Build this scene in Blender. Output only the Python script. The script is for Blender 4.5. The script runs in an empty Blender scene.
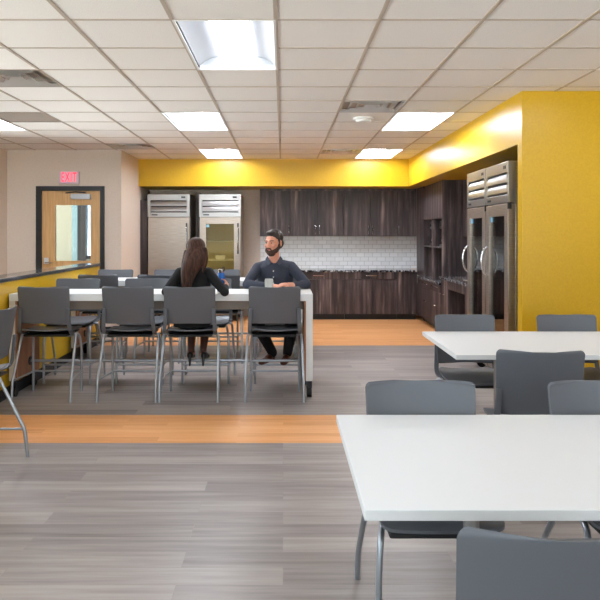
import bpy, bmesh, math, random
from mathutils import Vector, Matrix
random.seed(7)
C = bpy.context.scene.collection
PI = math.pi
CZ = 1.478          # eye height
CEIL = 2.743
# ------------------------------------------------------------------ materials
def s2l(c):
    return tuple((x/255/12.92 if x/255 <= .04045 else ((x/255+.055)/1.055)**2.4) for x in c) + (1,)
MATS = {}
def mat(name, col=(128,128,128), rough=.5, metal=0, spec=.5, emit=None, estr=0, trans=0, ior=1.45, coat=0):
    m = bpy.data.materials.new(name); m.use_nodes = True
    b = m.node_tree.nodes['Principled BSDF']
    b.inputs['Base Color'].default_value = s2l(col)
    b.inputs['Roughness'].default_value = rough
    b.inputs['Metallic'].default_value = metal
    b.inputs['Specular IOR Level'].default_value = spec
    b.inputs['IOR'].default_value = ior
    b.inputs['Transmission Weight'].default_value = trans
    b.inputs['Coat Weight'].default_value = coat
    if emit:
        b.inputs['Emission Color'].default_value = s2l(emit)
        b.inputs['Emission Strength'].default_value = estr
    MATS[name] = m
    return m
def N(m, t, **kw):
    n = m.node_tree.nodes.new(t)
    for k, v in kw.items():
        setattr(n, k, v)
    return n
def L(m, a, b): m.node_tree.links.new(a, b)
def bsdf(m): return m.node_tree.nodes['Principled BSDF']
def ramp(m, stops):
    r = N(m, 'ShaderNodeValToRGB')
    e = r.color_ramp.elements
    while len(e) < len(stops): e.new(.5)
    for el, (p, c) in zip(e, stops):
        el.position = p; el.color = s2l(c)
    return r
def vary(m, scale, c0, c1, stretch=(1,1,1), detail=4, bump=0, lo=.35, hi=.65):
    tc = N(m, 'ShaderNodeTexCoord'); mp = N(m, 'ShaderNodeMapping'); mp.inputs['Scale'].default_value = stretch
    nz = N(m, 'ShaderNodeTexNoise'); nz.inputs['Scale'].default_value = scale; nz.inputs['Detail'].default_value = detail
    L(m, tc.outputs['Object'], mp.inputs[0]); L(m, mp.outputs[0], nz.inputs['Vector'])
    r = ramp(m, [(lo, c0), (hi, c1)])
    L(m, nz.outputs['Fac'], r.inputs[0]); L(m, r.outputs[0], bsdf(m).inputs['Base Color'])
    if bump:
        bp = N(m, 'ShaderNodeBump'); bp.inputs['Strength'].default_value = bump; bp.inputs['Distance'].default_value = .002
        L(m, nz.outputs['Fac'], bp.inputs['Height']); L(m, bp.outputs[0], bsdf(m).inputs['Normal'])
    return m
M_wall = vary(mat('wall_paint', rough=.75), 40, (208,194,180), (213,199,185), bump=.05)
M_yellow = vary(mat('yellow_paint', rough=.33, spec=.5), 60, (194,154,16), (200,160,20), bump=.04)
M_ceil = vary(mat('ceiling_tile', rough=.95, spec=.1), 160, (226,222,220), (236,233,231), bump=.25)
M_grid = mat('grid_metal', (178,166,155), .5)
M_lblack = mat('black_trim', (26,26,29), .4)
M_cap = vary(mat('dark_cap', rough=.12, spec=.6), 150, (48,48,52), (66,66,70))
M_plast = mat('chair_plastic', (92,95,101), .42)
M_plastd = mat('under_pan', (22,22,24), .5)
M_tube = mat('silver_tube', (168,174,182), .3, metal=.75)
M_steel = vary(mat('stainless', rough=.36, metal=.9), 6, (160,149,139), (178,167,157), (1,1,40), detail=2)
M_steelp = mat('polished_stainless', (160,158,157), .3, metal=.85)
M_steeld = mat('dark_steel', (60,62,66), .35, metal=.8)
M_chrome = mat('chrome', (210,210,212), .12, metal=1)
M_black = mat('black_plastic', (18,18,20), .35)
M_white = mat('white_laminate', (218,220,221), .5, spec=.3)
M_whitem = mat('white_metal', (225,225,225), .5)
M_edge = mat('pale_panel', (206,200,190), .4)
M_rail = mat('taupe_rail', (140,128,118), .5)
def thin_glass(name, tint, f0=.06):
    m = mat(name, tint); nt = m.node_tree; nt.nodes.remove(bsdf(m))
    tr = N(m, 'ShaderNodeBsdfTransparent'); tr.inputs[0].default_value = s2l(tint)
    gl = N(m, 'ShaderNodeBsdfGlossy'); gl.inputs['Roughness'].default_value = .015
    lw = N(m, 'ShaderNodeFresnel'); lw.inputs['IOR'].default_value = 1.5
    ad = N(m, 'ShaderNodeMath', operation='MULTIPLY'); ad.use_clamp = True; ad.inputs[1].default_value = f0
    L(m, lw.outputs[0], ad.inputs[0])
    mx = N(m, 'ShaderNodeMixShader'); L(m, ad.outputs[0], mx.inputs[0]); L(m, tr.outputs[0], mx.inputs[1]); L(m, gl.outputs[0], mx.inputs[2])
    L(m, mx.outputs[0], nt.nodes['Material Output'].inputs[0]); return m
M_glass = thin_glass('clear_glass', (246,250,248), 1.0)
M_doorw = vary(mat('maple', rough=.4), 5, (196,152,98), (214,172,118), (9,9,.6), detail=5)
M_panelw = vary(mat('brown_panel', rough=.4), 4, (140,92,62), (160,108,76), (6,6,.6), detail=5)
M_screen = mat('sign_red', (255,60,80), .5, emit=(255,40,70), estr=1.3)
M_signw = mat('sign_face', (214,198,212), .5)
M_lamp = mat('lamp_lens', (255,255,255), .5, emit=(238,244,255), estr=8)
M_lamp2 = mat('lamp_lens_rear', (255,255,255), .5, emit=(238,244,255), estr=29)
M_lampc = mat('corridor_lamp', (255,255,255), .5, emit=(250,252,255), estr=3)
M_pan = mat('lamp_pan', (172,175,178), .5)
M_navy = vary(mat('navy_cloth', rough=.85), 260, (46,50,62), (62,66,80), bump=.3)
M_blackc = vary(mat('black_knit', rough=.9), 260, (12,12,13), (20,20,22), bump=.3)
M_trou = mat('dark_trousers', (20,20,24), .85)
M_skin = mat('skin', (214,150,124), .5); M_skin2 = mat('skin_woman', (196,140,114), .5)
M_hairm = vary(mat('short_hair', rough=.55), 60, (28,20,16), (48,36,28), (1,1,.3), bump=.6)
M_beard = vary(mat('beard_hair', rough=.7), 120, (48,29,20), (74,48,34), bump=.6)
M_hairw = vary(mat('long_hair', rough=.55, spec=.25), 14, (40,25,20), (78,50,38), (5,5,.35), detail=5, bump=.5)
M_lip = mat('lip', (172,92,84), .5); M_eyew = mat('eye_white', (190,184,178), .5); M_iris = mat('iris', (40,30,24), .2)
M_shoeb = mat('brown_leather', (92,46,28), .4); M_shoek = mat('black_leather', (14,14,15), .35)
M_blue = mat('blue_plastic', (20,90,170), .25, spec=.6); M_tealx = mat('teal_panel', (128,162,170), .3)
M_cream = mat('cream_wall', (176,174,156), .8)
M_label = mat('pale_blue_label', (120,180,215), .5)
M_tanside = mat('interior_olive', (186,178,150), .5)
M_shelf = mat('wire_white', (240,240,232), .4)
M_grille = mat('return_grille', (150,138,130), .6)
M_sky = mat('window_daylight', (220,235,245), .5, emit=(215,232,245), estr=1.3)

# dark wood with vertical streaks
def make_wood():
    m = mat('dark_wood', rough=.45)
    tc = N(m, 'ShaderNodeTexCoord'); oi = N(m, 'ShaderNodeObjectInfo')
    sp = N(m, 'ShaderNodeSeparateXYZ'); L(m, tc.outputs['Object'], sp.inputs[0])
    ad = N(m, 'ShaderNodeMath', operation='ADD'); L(m, sp.outputs[0], ad.inputs[0]); L(m, sp.outputs[1], ad.inputs[1])
    sc = N(m, 'ShaderNodeMath', operation='MULTIPLY'); L(m, ad.outputs[0], sc.inputs[0]); sc.inputs[1].default_value = 11
    rm = N(m, 'ShaderNodeMath', operation='MULTIPLY_ADD'); L(m, oi.outputs['Random'], rm.inputs[0]); rm.inputs[1].default_value = 37; L(m, sc.outputs[0], rm.inputs[2])
    zz = N(m, 'ShaderNodeMath', operation='MULTIPLY'); L(m, sp.outputs[2], zz.inputs[0]); zz.inputs[1].default_value = .8
    cb = N(m, 'ShaderNodeCombineXYZ'); L(m, rm.outputs[0], cb.inputs[0]); L(m, zz.outputs[0], cb.inputs[2])
    nz = N(m, 'ShaderNodeTexNoise'); nz.inputs['Scale'].default_value = 1.0; nz.inputs['Detail'].default_value = 6; nz.inputs['Roughness'].default_value = .62
    L(m, cb.outputs[0], nz.inputs['Vector'])
    r = ramp(m, [(.32, (27,21,22)), (.47, (58,48,49)), (.58, (88,75,74)), (.70, (140,124,118))])
    L(m, nz.outputs['Fac'], r.inputs[0]); L(m, r.outputs[0], bsdf(m).inputs['Base Color'])
    return m
M_wood = make_wood()
def make_planks(name, stops, c2lo, bw, rh, rough):
    m = mat(name, rough=rough)
    tc = N(m, 'ShaderNodeTexCoord')
    br = N(m, 'ShaderNodeTexBrick'); br.offset = .37; br.offset_frequency = 2
    br.inputs['Scale'].default_value = 1; br.inputs['Brick Width'].default_value = bw; br.inputs['Row Height'].default_value = rh
    br.inputs['Mortar Size'].default_value = .0012; br.inputs['Color1'].default_value = (0,0,0,1); br.inputs['Color2'].default_value = (1,1,1,1)
    br.inputs['Mortar'].default_value = (.35,.35,.35,1)
    L(m, tc.outputs['Object'], br.inputs['Vector'])
    mp = N(m, 'ShaderNodeMapping'); mp.inputs['Scale'].default_value = (1.3, 22, 1); L(m, tc.outputs['Object'], mp.inputs[0])
    off = N(m, 'ShaderNodeVectorMath', operation='MULTIPLY_ADD'); L(m, br.outputs['Color'], off.inputs[0]); off.inputs[1].default_value = (9,9,9); L(m, mp.outputs[0], off.inputs[2])
    nz = N(m, 'ShaderNodeTexNoise'); nz.inputs['Scale'].default_value = 1; nz.inputs['Detail'].default_value = 5; nz.inputs['Roughness'].default_value = .6
    L(m, off.outputs[0], nz.inputs['Vector'])
    mx = N(m, 'ShaderNodeMix'); mx.data_type = 'FLOAT'; mx.inputs[0].default_value = c2lo
    L(m, nz.outputs['Fac'], mx.inputs[2]); L(m, br.outputs['Color'], mx.inputs[3])
    r = ramp(m, stops); L(m, mx.outputs[0], r.inputs[0]); L(m, r.outputs[0], bsdf(m).inputs['Base Color'])
    return m
M_fgrey = make_planks('grey_planks', [(.22,(112,104,101)), (.45,(142,133,129)), (.62,(160,151,146)), (.85,(178,170,164))], .28, 1.22, .152, .38)
M_forange = make_planks('orange_planks', [(.2,(206,138,82)), (.5,(230,166,108)), (.85,(243,190,136))], .25, .9, .10, .36)
def make_tile():
    m = mat('subway_tile', rough=.2)
    tc = N(m, 'ShaderNodeTexCoord'); sp = N(m, 'ShaderNodeSeparateXYZ'); L(m, tc.outputs['Object'], sp.inputs[0])
    ad = N(m, 'ShaderNodeMath', operation='ADD'); L(m, sp.outputs[0], ad.inputs[0]); L(m, sp.outputs[1], ad.inputs[1])
    cb = N(m, 'ShaderNodeCombineXYZ'); L(m, ad.outputs[0], cb.inputs[0]); L(m, sp.outputs[2], cb.inputs[1])
    br = N(m, 'ShaderNodeTexBrick'); br.inputs['Scale'].default_value = 1
    br.inputs['Brick Width'].default_value = .152; br.inputs['Row Height'].default_value = .0765; br.inputs['Mortar Size'].default_value = .004
    br.inputs['Color1'].default_value = s2l((230,230,230)); br.inputs['Color2'].default_value = s2l((240,240,240)); br.inputs['Mortar'].default_value = s2l((196,195,193))
    L(m, cb.outputs[0], br.inputs['Vector']); L(m, br.outputs['Color'], bsdf(m).inputs['Base Color'])
    return m
M_tile = make_tile()
def make_granite():
    m = mat('granite', rough=.12)
    tc = N(m, 'ShaderNodeTexCoord'); nz = N(m, 'ShaderNodeTexNoise'); nz.inputs['Scale'].default_value = 28; nz.inputs['Detail'].default_value = 6
    L(m, tc.outputs['Object'], nz.inputs['Vector'])
    r = ramp(m, [(.40,(22,22,26)), (.5,(72,72,78)), (.57,(150,150,154)), (.68,(205,202,200))])
    L(m, nz.outputs['Fac'], r.inputs[0]); L(m, r.outputs[0], bsdf(m).inputs['Base Color'])
    return m
M_granite = make_granite()

# ------------------------------------------------------------------ mesh helpers
class MB:
    def __init__(s): s.v = []; s.f = []; s.m = []
    def add(s, vs, fs, mi=0):
        o = len(s.v); s.v += [tuple(v) for v in vs]; s.f += [tuple(i+o for i in f) for f in fs]; s.m += [mi]*len(fs); return s
    def box(s, x0, x1, y0, y1, z0, z1, mi=0):
        vs = [(x,y,z) for z in (z0,z1) for y in (y0,y1) for x in (x0,x1)]
        return s.add(vs, [(0,2,3,1),(4,5,7,6),(0,1,5,4),(2,6,7,3),(0,4,6,2),(1,3,7,5)], mi)
    def sweep(s, pts, sec, ref=None, caps=True, mi=0, scales=None):
        pts = [Vector(p) for p in pts]; n = len(pts); k = len(sec); vs = []
        prev = None
        for i, p in enumerate(pts):
            t = (pts[min(i+1,n-1)] - pts[max(i-1,0)]).normalized()
            if ref is not None: a = Vector(ref)
            else: a = prev if prev is not None else (Vector((0,0,1)) if abs(t.z) < .9 else Vector((1,0,0)))
            a = (a - t*a.dot(t)).normalized(); prev = a
            b = t.cross(a)
            q = scales[i] if scales else 1
            vs += [p + a*(u*q) + b*(w*q) for u, w in sec]
        fs = []
        for i in range(n-1):
            for j in range(k):
                fs.append((i*k+j, i*k+(j+1)%k, (i+1)*k+(j+1)%k, (i+1)*k+j))
        if caps: fs += [tuple(reversed(range(k))), tuple((n-1)*k+j for j in range(k))]
        return s.add(vs, fs, mi)
    def tube(s, pts, r, seg=10, mi=0, ref=None, scales=None):
        return s.sweep(pts, [(r*math.cos(2*PI*j/seg), r*math.sin(2*PI*j/seg)) for j in range(seg)], ref, True, mi, scales)
    def cyl(s, a, b, r, seg=14, mi=0): return s.tube([a, b], r, seg, mi)
    def lathe(s, prof, c=(0,0,0), seg=20, mi=0):
        vs = []; fs = []; n = len(prof)
        for r, z in prof:
            for j in range(seg):
                vs.append((c[0]+r*math.cos(2*PI*j/seg), c[1]+r*math.sin(2*PI*j/seg), c[2]+z))
        for i in range(n-1):
            for j in range(seg):
                fs.append((i*seg+j, i*seg+(j+1)%seg, (i+1)*seg+(j+1)%seg, (i+1)*seg+j))
        fs += [tuple(reversed(range(seg))), tuple((n-1)*seg+j for j in range(seg))]
        return s.add(vs, fs, mi)
    def shell(s, fn, us, vv, th, mi=0):
        e = 1e-3; nu, nv = len(us), len(vv); A = []; B = []
        for v in vv:
            for u in us:
                p = Vector(fn(u, v)); du = Vector(fn(min(u+e,1), v)) - Vector(fn(max(u-e,-1), v)); dv = Vector(fn(u, min(v+e,1))) - Vector(fn(u, max(v-e,0)))
                n = du.cross(dv)
                n = n.normalized() if n.length > 1e-12 else Vector((0,0,1))
                A.append(p + n*th/2); B.append(p - n*th/2)
        o = nu*nv; fs = []
        for j in range(nv-1):
            for i in range(nu-1):
                a = j*nu+i
                fs.append((a, a+1, a+nu+1, a+nu)); fs.append((o+a, o+a+nu, o+a+nu+1, o+a+1))
        for i in range(nu-1):
            fs.append((i, o+i, o+i+1, i+1)); a = (nv-1)*nu+i; fs.append((a, a+1, o+a+1, o+a))
        for j in range(nv-1):
            a = j*nu; fs.append((a, a+nu, o+a+nu, o+a)); a = j*nu+nu-1; fs.append((a, o+a, o+a+nu, a+nu))
        return s.add(A+B, fs, mi)
    def capsule(s, a, b, ra, rb, seg=14):
        a = Vector(a); b = Vector(b); t = (b-a).normalized(); h = []
        for i in range(5):
            x = -PI/2 + i*PI/8; h.append((a + t*ra*math.sin(x), max(ra*math.cos(x), 1e-4)))
        for i in range(5):
            x = i*PI/8; h.append((b + t*rb*math.sin(x), max(rb*math.cos(x), 1e-4)))
        ax = Vector((0,0,1)) if abs(t.z) < .9 else Vector((1,0,0)); ax = (ax - t*ax.dot(t)).normalized(); bx = t.cross(ax)
        vs = [c + ax*r*math.cos(2*PI*j/seg) + bx*r*math.sin(2*PI*j/seg) for c, r in h for j in range(seg)]
        fs = [(i*seg+j, i*seg+(j+1)%seg, (i+1)*seg+(j+1)%seg, (i+1)*seg+j) for i in range(len(h)-1) for j in range(seg)]
        fs += [tuple(reversed(range(seg))), tuple((len(h)-1)*seg+j for j in range(seg))]
        return s.add(vs, fs)
    def chain(s, pr):
        for (a, ra), (b, rb) in zip(pr, pr[1:]): s.capsule(a, b, ra, rb)
        return s
    def ell(s, c, r, rot=None, seg=18):
        R = rot or Matrix.Identity(3); c = Vector(c); vs = []; n = 12
        for i in range(n+1):
            th = PI*i/n
            for j in range(seg):
                ph = 2*PI*j/seg; st = max(math.sin(th), 1e-3)
                vs.append(c + R @ Vector((r[0]*st*math.cos(ph), r[1]*st*math.sin(ph), -r[2]*math.cos(th))))
        fs = [(i*seg+j, i*seg+(j+1)%seg, (i+1)*seg+(j+1)%seg, (i+1)*seg+j) for i in range(n) for j in range(seg)]
        fs += [tuple(reversed(range(seg))), tuple(n*seg+j for j in range(seg))]
        return s.add(vs, fs)
    def loft(s, rings, seg=24, mi=0):
        vs = []
        for c, rx, ry in rings:
            for j in range(seg):
                a = 2*PI*j/seg; vs.append((c[0]+rx*math.cos(a), c[1]+ry*math.sin(a), c[2]))
        n = len(rings)
        fs = [(i*seg+j, i*seg+(j+1)%seg, (i+1)*seg+(j+1)%seg, (i+1)*seg+j) for i in range(n-1) for j in range(seg)]
        fs += [tuple(reversed(range(seg))), tuple((n-1)*seg+j for j in range(seg))]
        return s.add(vs, fs, mi)
    def xform(s, M):
        s.v = [tuple(M @ Vector(v)) for v in s.v]; return s
    def mesh(s, name, mats, smooth=False, angle=40):
        me = bpy.data.meshes.new(name); me.from_pydata(s.v, [], s.f)
        for m in (mats if isinstance(mats, (list, tuple)) else [mats]): me.materials.append(m)
        me.polygons.foreach_set('material_index', s.m)
        bm = bmesh.new(); bm.from_mesh(me); bmesh.ops.recalc_face_normals(bm, faces=bm.faces[:]); 
        if smooth:
            for f in bm.faces: f.smooth = True
            a = math.radians(angle)
            for e in bm.edges:
                if len(e.link_faces) != 2 or e.calc_face_angle(0) > a: e.smooth = False
        bm.to_mesh(me); bm.free(); me.update()
        return me
    def build(s, name, mats, parent=None, smooth=False, bevel=0, seg=2, angle=40):
        o = bpy.data.objects.new(name, s.mesh(name, mats, smooth or bevel > 0, angle)); C.objects.link(o)
        if parent is not None: o.parent = parent
        if bevel:
            b = o.modifiers.new('bevel', 'BEVEL'); b.width = bevel; b.segments = seg; b.limit_method = 'ANGLE'; b.angle_limit = math.radians(50)
        return o
    def blob(s, name, m, parent=None, voxel=.006, it=6, factor=.5):
        me = s.mesh(name, m); o = bpy.data.objects.new(name, me); C.objects.link(o)
        r = o.modifiers.new('r', 'REMESH'); r.mode = 'VOXEL'; r.voxel_size = voxel; r.use_smooth_shade = True
        sm = o.modifiers.new('s', 'SMOOTH'); sm.factor = factor; sm.iterations = it
        dg = bpy.context.evaluated_depsgraph_get(); dg.update()
        nm = bpy.data.meshes.new_from_object(o.evaluated_get(dg))
        o.modifiers.clear(); o.data = nm
        nm.name = name
        if not nm.materials: nm.materials.append(m)
        nm.polygons.foreach_set('use_smooth', [True]*len(nm.polygons))
        if parent is not None: o.parent = parent
        return o
def bx(*a): return MB().box(*a)
def prop(o, label=None, cat=None, group=None, kind=None):
    if label: o['label'] = label
    if cat: o['category'] = cat
    if group: o['group'] = group
    if kind: o['kind'] = kind
    return o
def thing(name, label, cat, loc=(0,0,0), rz=0, group=None, kind=None):
    o = bpy.data.objects.new(name, None); C.objects.link(o); o.empty_display_size = .05
    o.location = loc; o.rotation_euler = (0,0,rz)
    return prop(o, label, cat, group, kind)
def copy_tree(o, parent=None):
    c = o.copy(); C.objects.link(c)
    if parent is not None: c.parent = parent
    for ch in o.children: copy_tree(ch, c)
    return c
def struct(o, label=None, cat='wall'): return prop(o, label, cat, None, 'structure')
def rb(pts, r=.03, n=5):
    """round the corners of a polyline"""
    pts = [Vector(p) for p in pts]; out = [pts[0]]
    for a, b, c in zip(pts, pts[1:], pts[2:]):
        d1 = min(r, (a-b).length*.45); d2 = min(r, (c-b).length*.45)
        p = b + (a-b).normalized()*d1; q = b + (c-b).normalized()*d2
        for i in range(n+1):
            t = i/n; out.append(p*(1-t)**2 + b*2*t*(1-t) + q*t*t)
    out.append(pts[-1]); return out

# ------------------------------------------------------------------ camera
cd = bpy.data.cameras.new('camera'); cam = bpy.data.objects.new('camera', cd); C.objects.link(cam)
cam.location = (0,0,CZ); cam.rotation_euler = (PI/2,0,0)
cd.sensor_width = 36; cd.lens = 685/600*36; cd.shift_x = 17/600; cd.shift_y = -65.5/600; cd.clip_end = 100
bpy.context.scene.camera = cam

# ------------------------------------------------------------------ room shell
XL, XR, YF, YB = -4.13, 5.5, -3.0, 12.44
def quad(mb, x0, x1, y0, y1, z, mi): mb.add([(x0,y0,z),(x1,y0,z),(x1,y1,z),(x0,y1,z)], [(0,1,2,3)], mi)
fl = MB()
fl.box(XL, XR, YF, 4.856, -.05, 0, 0); fl.box(XL, XR, 4.856, 5.61, -.05, 0, 1); fl.box(XL, XR, 5.61, 9.12, -.05, 0, 0)
fl.box(-2.42, 3.0, 9.12, YB, -.05, 0, 1); fl.box(XL, -2.42, 9.12, 10.3, -.05, 0, 0)
fl.build('floor', [M_fgrey, M_forange]); struct(bpy.data.objects['floor'], 'grey plank floor with orange wood-look bands', 'floor')
GX0, GY0, T = -.043, 4.03, .61
def cell(i, j): return (GX0+i*T, GX0+(i+1)*T, GY0+j*T, GY0+(j+1)*T)
lights = [(-1,0),(-2,5),(-2,10),(2,5),(2,10),(-6,5),(4,0),(-1,-5),(4,-5),(-6,-5),(-6,0),(-1,-10),(4,-10),(-6,-10),(7,0),(7,-5)]
vents = [(-4,2),(-4,9),(1,4),(1,10)]
grilles = [(-5,5)]
skip = {}
for i, j in lights: skip[(i,j)] = skip[(i,j+1)] = 1
for c in vents+grilles: skip[c] = 1
ce = MB()
i0, i1 = math.floor((XL-GX0)/T), math.ceil((XR-GX0)/T); j0, j1 = math.floor((YF-GY0)/T), math.ceil((YB-GY0)/T)
for i in range(i0, i1):
    for j in range(j0, j1):
        if (i,j) in skip: continue
        a, b, c, d = cell(i,j); a = max(a,XL); b = min(b,XR); c = max(c,YF); d = min(d,YB)
        if b > a and d > c: quad(ce, a, b, c, d, CEIL, 0)
ce.box(XL, XR, YF, YB, CEIL+.16, CEIL+.2, 0)
struct(ce.build('ceiling', M_ceil), 'off-white suspended tile ceiling', 'ceiling')
gr = MB()
for i in range(i0+1, i1): x = GX0+i*T; gr.box(x-.012, x+.012, YF, YB, CEIL-.004, CEIL+.012)
for j in range(j0+1, j1):
    y = GY0+j*T; a = XL
    for i in range(i0, i1):
        if (i, j-1) in lights:                                   # runners stop at each light's frame
            gr.box(a, GX0+i*T, y-.012, y+.012, CEIL-.003, CEIL+.011); a = GX0+(i+1)*T
    gr.box(a, XR, y-.012, y+.012, CEIL-.003, CEIL+.011)
struct(gr.build('trim_1', M_grid), 'ceiling grid of thin metal runners', 'trim')
W = .12
def wall(name, x0, x1, y0, y1, z0=0, z1=CEIL+.2, m=M_wall, label=None):
    return struct(bx(x0,x1,y0,y1,z0,z1).build(name, m), label)
DX0, DX1, DZ = (36.4-283)/685*10.25, (104.6-283)/685*10.25, CZ+48.3/685*10.25
eb = MB().box(XL-W, DX0, 10.25, 10.25+W, 0, CEIL+.2).box(DX1, -2.42, 10.25, 10.25+W, 0, CEIL+.2).box(DX0, DX1, 10.25, 10.25+W, DZ, CEIL+.2)
struct(eb.build('wall_exit', M_wall), 'beige wall around the exit door')
wall('wall_alcove', -2.54, -2.42, 10.37, YB+W, label='short beige return wall left of the refrigerators')
wall('wall_back', -2.42, 3.0, YB, YB+W, label='beige kitchen back wall')
wall('wall_kitchen', 3.0, 3.0+W, 6.15, YB+W, label='beige kitchen side wall')
wall('wall_right', 2.107, XR, 6.04, 6.15, m=M_yellow, label='yellow wall at the right')
wall('wall_side', XR, XR+W, YF, 6.15)
wlm = MB().box(XL-W, XL, YF, 10.37, 0, .9).box(XL-W, XL, YF, 10.37, 2.6, CEIL+.2)
LW = ((-2.8,.0),(.3,3.1),(3.4,6.2),(6.5,8.7))  # unseen window openings, added so daylight lifts the ceiling
for a, b2 in ((YF,-2.8),(0,.3),(3.1,3.4),(6.2,6.5),(8.7,10.37)): wlm.box(XL-W, XL, a, b2, .9, 2.6)
struct(wlm.build('wall_left', M_wall), 'beige wall at the left edge')
for k, (a, b2) in enumerate(LW):
    wn = thing('window_%d' % (k+5), 'large daylight window in the left wall, out of view', 'window', kind='structure')
    MB().box(XL-.1,XL-.02,a,a+.05,.9,2.6).box(XL-.1,XL-.02,b2-.05,b2,.9,2.6).box(XL-.1,XL-.02,a+.05,b2-.05,.9,.95).box(XL-.1,XL-.02,a+.05,b2-.05,2.55,2.6).box(XL-.1,XL-.02,(a+b2)/2-.025,(a+b2)/2+.025,.95,2.55).build('window_frame', M_lblack, wn)
    bx(XL-.065,XL-.055,a+.05,b2-.05,.95,2.55).build('pane', M_glass, wn)
    pl = bpy.data.lights.new('window_portal', 'AREA'); pl.shape = 'RECTANGLE'; pl.size = b2-a; pl.size_y = 1.7; pl.cycles.is_portal = True
    po = bpy.data.objects.new('window_portal', pl); C.objects.link(po); po.location = (XL-.2, (a+b2)/2, 1.75); po.rotation_euler = (PI/2,0,PI/2*1)
    po.rotation_euler = (PI/2,0,-PI/2)
wfm = MB().box(XL-W, XR+W, YF-W, YF, 0, .75).box(XL-W, XR+W, YF-W, YF, 2.55, CEIL+.2)
for a, b2 in ((XL-W,-3.7),(-.9,-.6),(2.2,2.5),(5.2,XR+W)): wfm.box(a, b2, YF-W, YF, .75, 2.55)
struct(wfm.build('wall_front', M_wall), 'beige window wall behind the camera')
for k, (a, b2) in enumerate(((-3.7,-.9),(-.6,2.2),(2.5,5.2))):  # unseen windows, added to brighten the front of the room
    wn = thing('window_%d' % (k+2), 'large daylight window behind the camera', 'window', kind='structure')
    MB().box(a,a+.05,YF-.1,YF-.02,.75,2.55).box(b2-.05,b2,YF-.1,YF-.02,.75,2.55).box(a+.05,b2-.05,YF-.1,YF-.02,.75,.8).box(a+.05,b2-.05,YF-.1,YF-.02,2.5,2.55).box((a+b2)/2-.025,(a+b2)/2+.025,YF-.1,YF-.02,.8,2.5).build('window_frame', M_lblack, wn)
    bx(a+.05,b2-.05,YF-.065,YF-.055,.8,2.5).build('pane', M_glass, wn)
    pl = bpy.data.lights.new('window_portal', 'AREA'); pl.shape = 'RECTANGLE'; pl.size = b2-a; pl.size_y = 1.8; pl.cycles.is_portal = True
    po = bpy.data.objects.new('window_portal', pl); C.objects.link(po); po.location = ((a+b2)/2, YF-.2, 1.65); po.rotation_euler = (PI/2,0,PI)
so = MB().box(-2.42, 3.0, 11.48, YB, 2.287, CEIL+.1).box(2.107, 3.0, 6.15, 11.48, 2.287, CEIL+.1)
struct(so.build('trim_2', M_yellow), 'yellow dropped soffit over the kitchen', 'trim')
wall('wall_half', -2.66, -2.5, 3.2, 9.3, 0, 1.05, M_yellow, 'low yellow half wall')
struct(bx(-2.74, -2.485, 3.15, 9.34, 1.05, 1.088).build('trim_3', M_cap, bevel=.004), 'dark cap on the yellow half wall', 'trim')
struct(MB().box(-2.5, -2.488, 3.2, 9.3, 0, .1).box(-2.67,-2.488,9.3,9.312,0,.1).build('baseboard_left', M_lblack), 'black baseboard of the half wall', 'baseboard')
struct(MB().box(2.095, XR, 6.028, 6.04, 0, .1).box(2.095,2.107,6.04,6.15,0,.1).build('baseboard_right', M_lblack), 'black baseboard of the yellow wall', 'baseboard')
struct(MB().box(XL, DX0-.001, 10.238, 10.25, 0, .1).box(DX1+.001, -2.42, 10.238, 10.25, 0, .1).box(-2.42,-2.408,10.238,11.5,0,.1).build('baseboard_back', M_lblack), 'black baseboard of the beige wall', 'baseboard')
struct(MB().box(XL, XL+.012, YF, 10.238, 0, .1).build('baseboard_side', M_lblack), None, 'baseboard')

# corridor behind the door
cr = MB(); cr.box(-5.4, -2.56, 10.37, 12.6, -.05, 0)
struct(cr.build('floor_corridor', M_fgrey), None, 'floor')
struct(bx(-5.4, -2.56, 10.37, 12.6, 2.6, 2.65).build('ceiling_corridor', M_ceil), None, 'ceiling')
struct(bx(-5.4, -3.76, 12.2, 12.3, 0, 2.6).build('wall_corridor', M_cream), 'cream corridor wall seen through the door glass', 'wall')
struct(bx(-5.5, -5.4, 10.37, 12.6, 0, 2.6).build('wall_corridor_left', M_cream), None, 'wall')
struct(bx(-3.76, -3.65, 12.2, 12.24, 0, 2.6).build('trim_4', M_tealx), 'pale teal strip beside the corridor window', 'trim')
wf = MB().box(-3.65, -3.50, 12.16, 12.28, 0, 2.6).box(-3.5, -2.56, 12.18, 12.26, 1.04, 1.1).box(-2.62,-2.56,12.18,12.26,0,2.6).box(-3.5,-2.56,12.18,12.26,2.4,2.6)
w1 = struct(MB().add([(0,0,0)],[]).build('window_1', M_lblack), 'bright corridor window seen through the door glass', 'window')
bpy.data.objects.remove(w1); w1 = thing('window_1', 'bright corridor window seen through the door glass', 'window', kind='structure')
wf.build('window_frame', M_lblack, w1)
bx(-3.5, -2.62, 12.21, 12.22, 1.1, 2.4).build('pane', thin_glass('tinted_glass', (184,192,198), 1.0), w1)
struct(bx(-3.5,-2.56,12.18,12.26,0,1.04).build('wall_corridor_low', M_cream), None, 'wall')
t = thing('ceiling_light', 'corridor ceiling light beyond the exit door', 'light', (-4.2, 11.3, 2.6))
bx(-.5,.5,-.15,.15,-.05,0).build('housing', M_whitem, t); bx(-.48,.48,-.13,.13,-.056,-.05).build('diffuser', M_lampc, t)  # lamp added to light the corridor, its fixture is never in view

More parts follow.
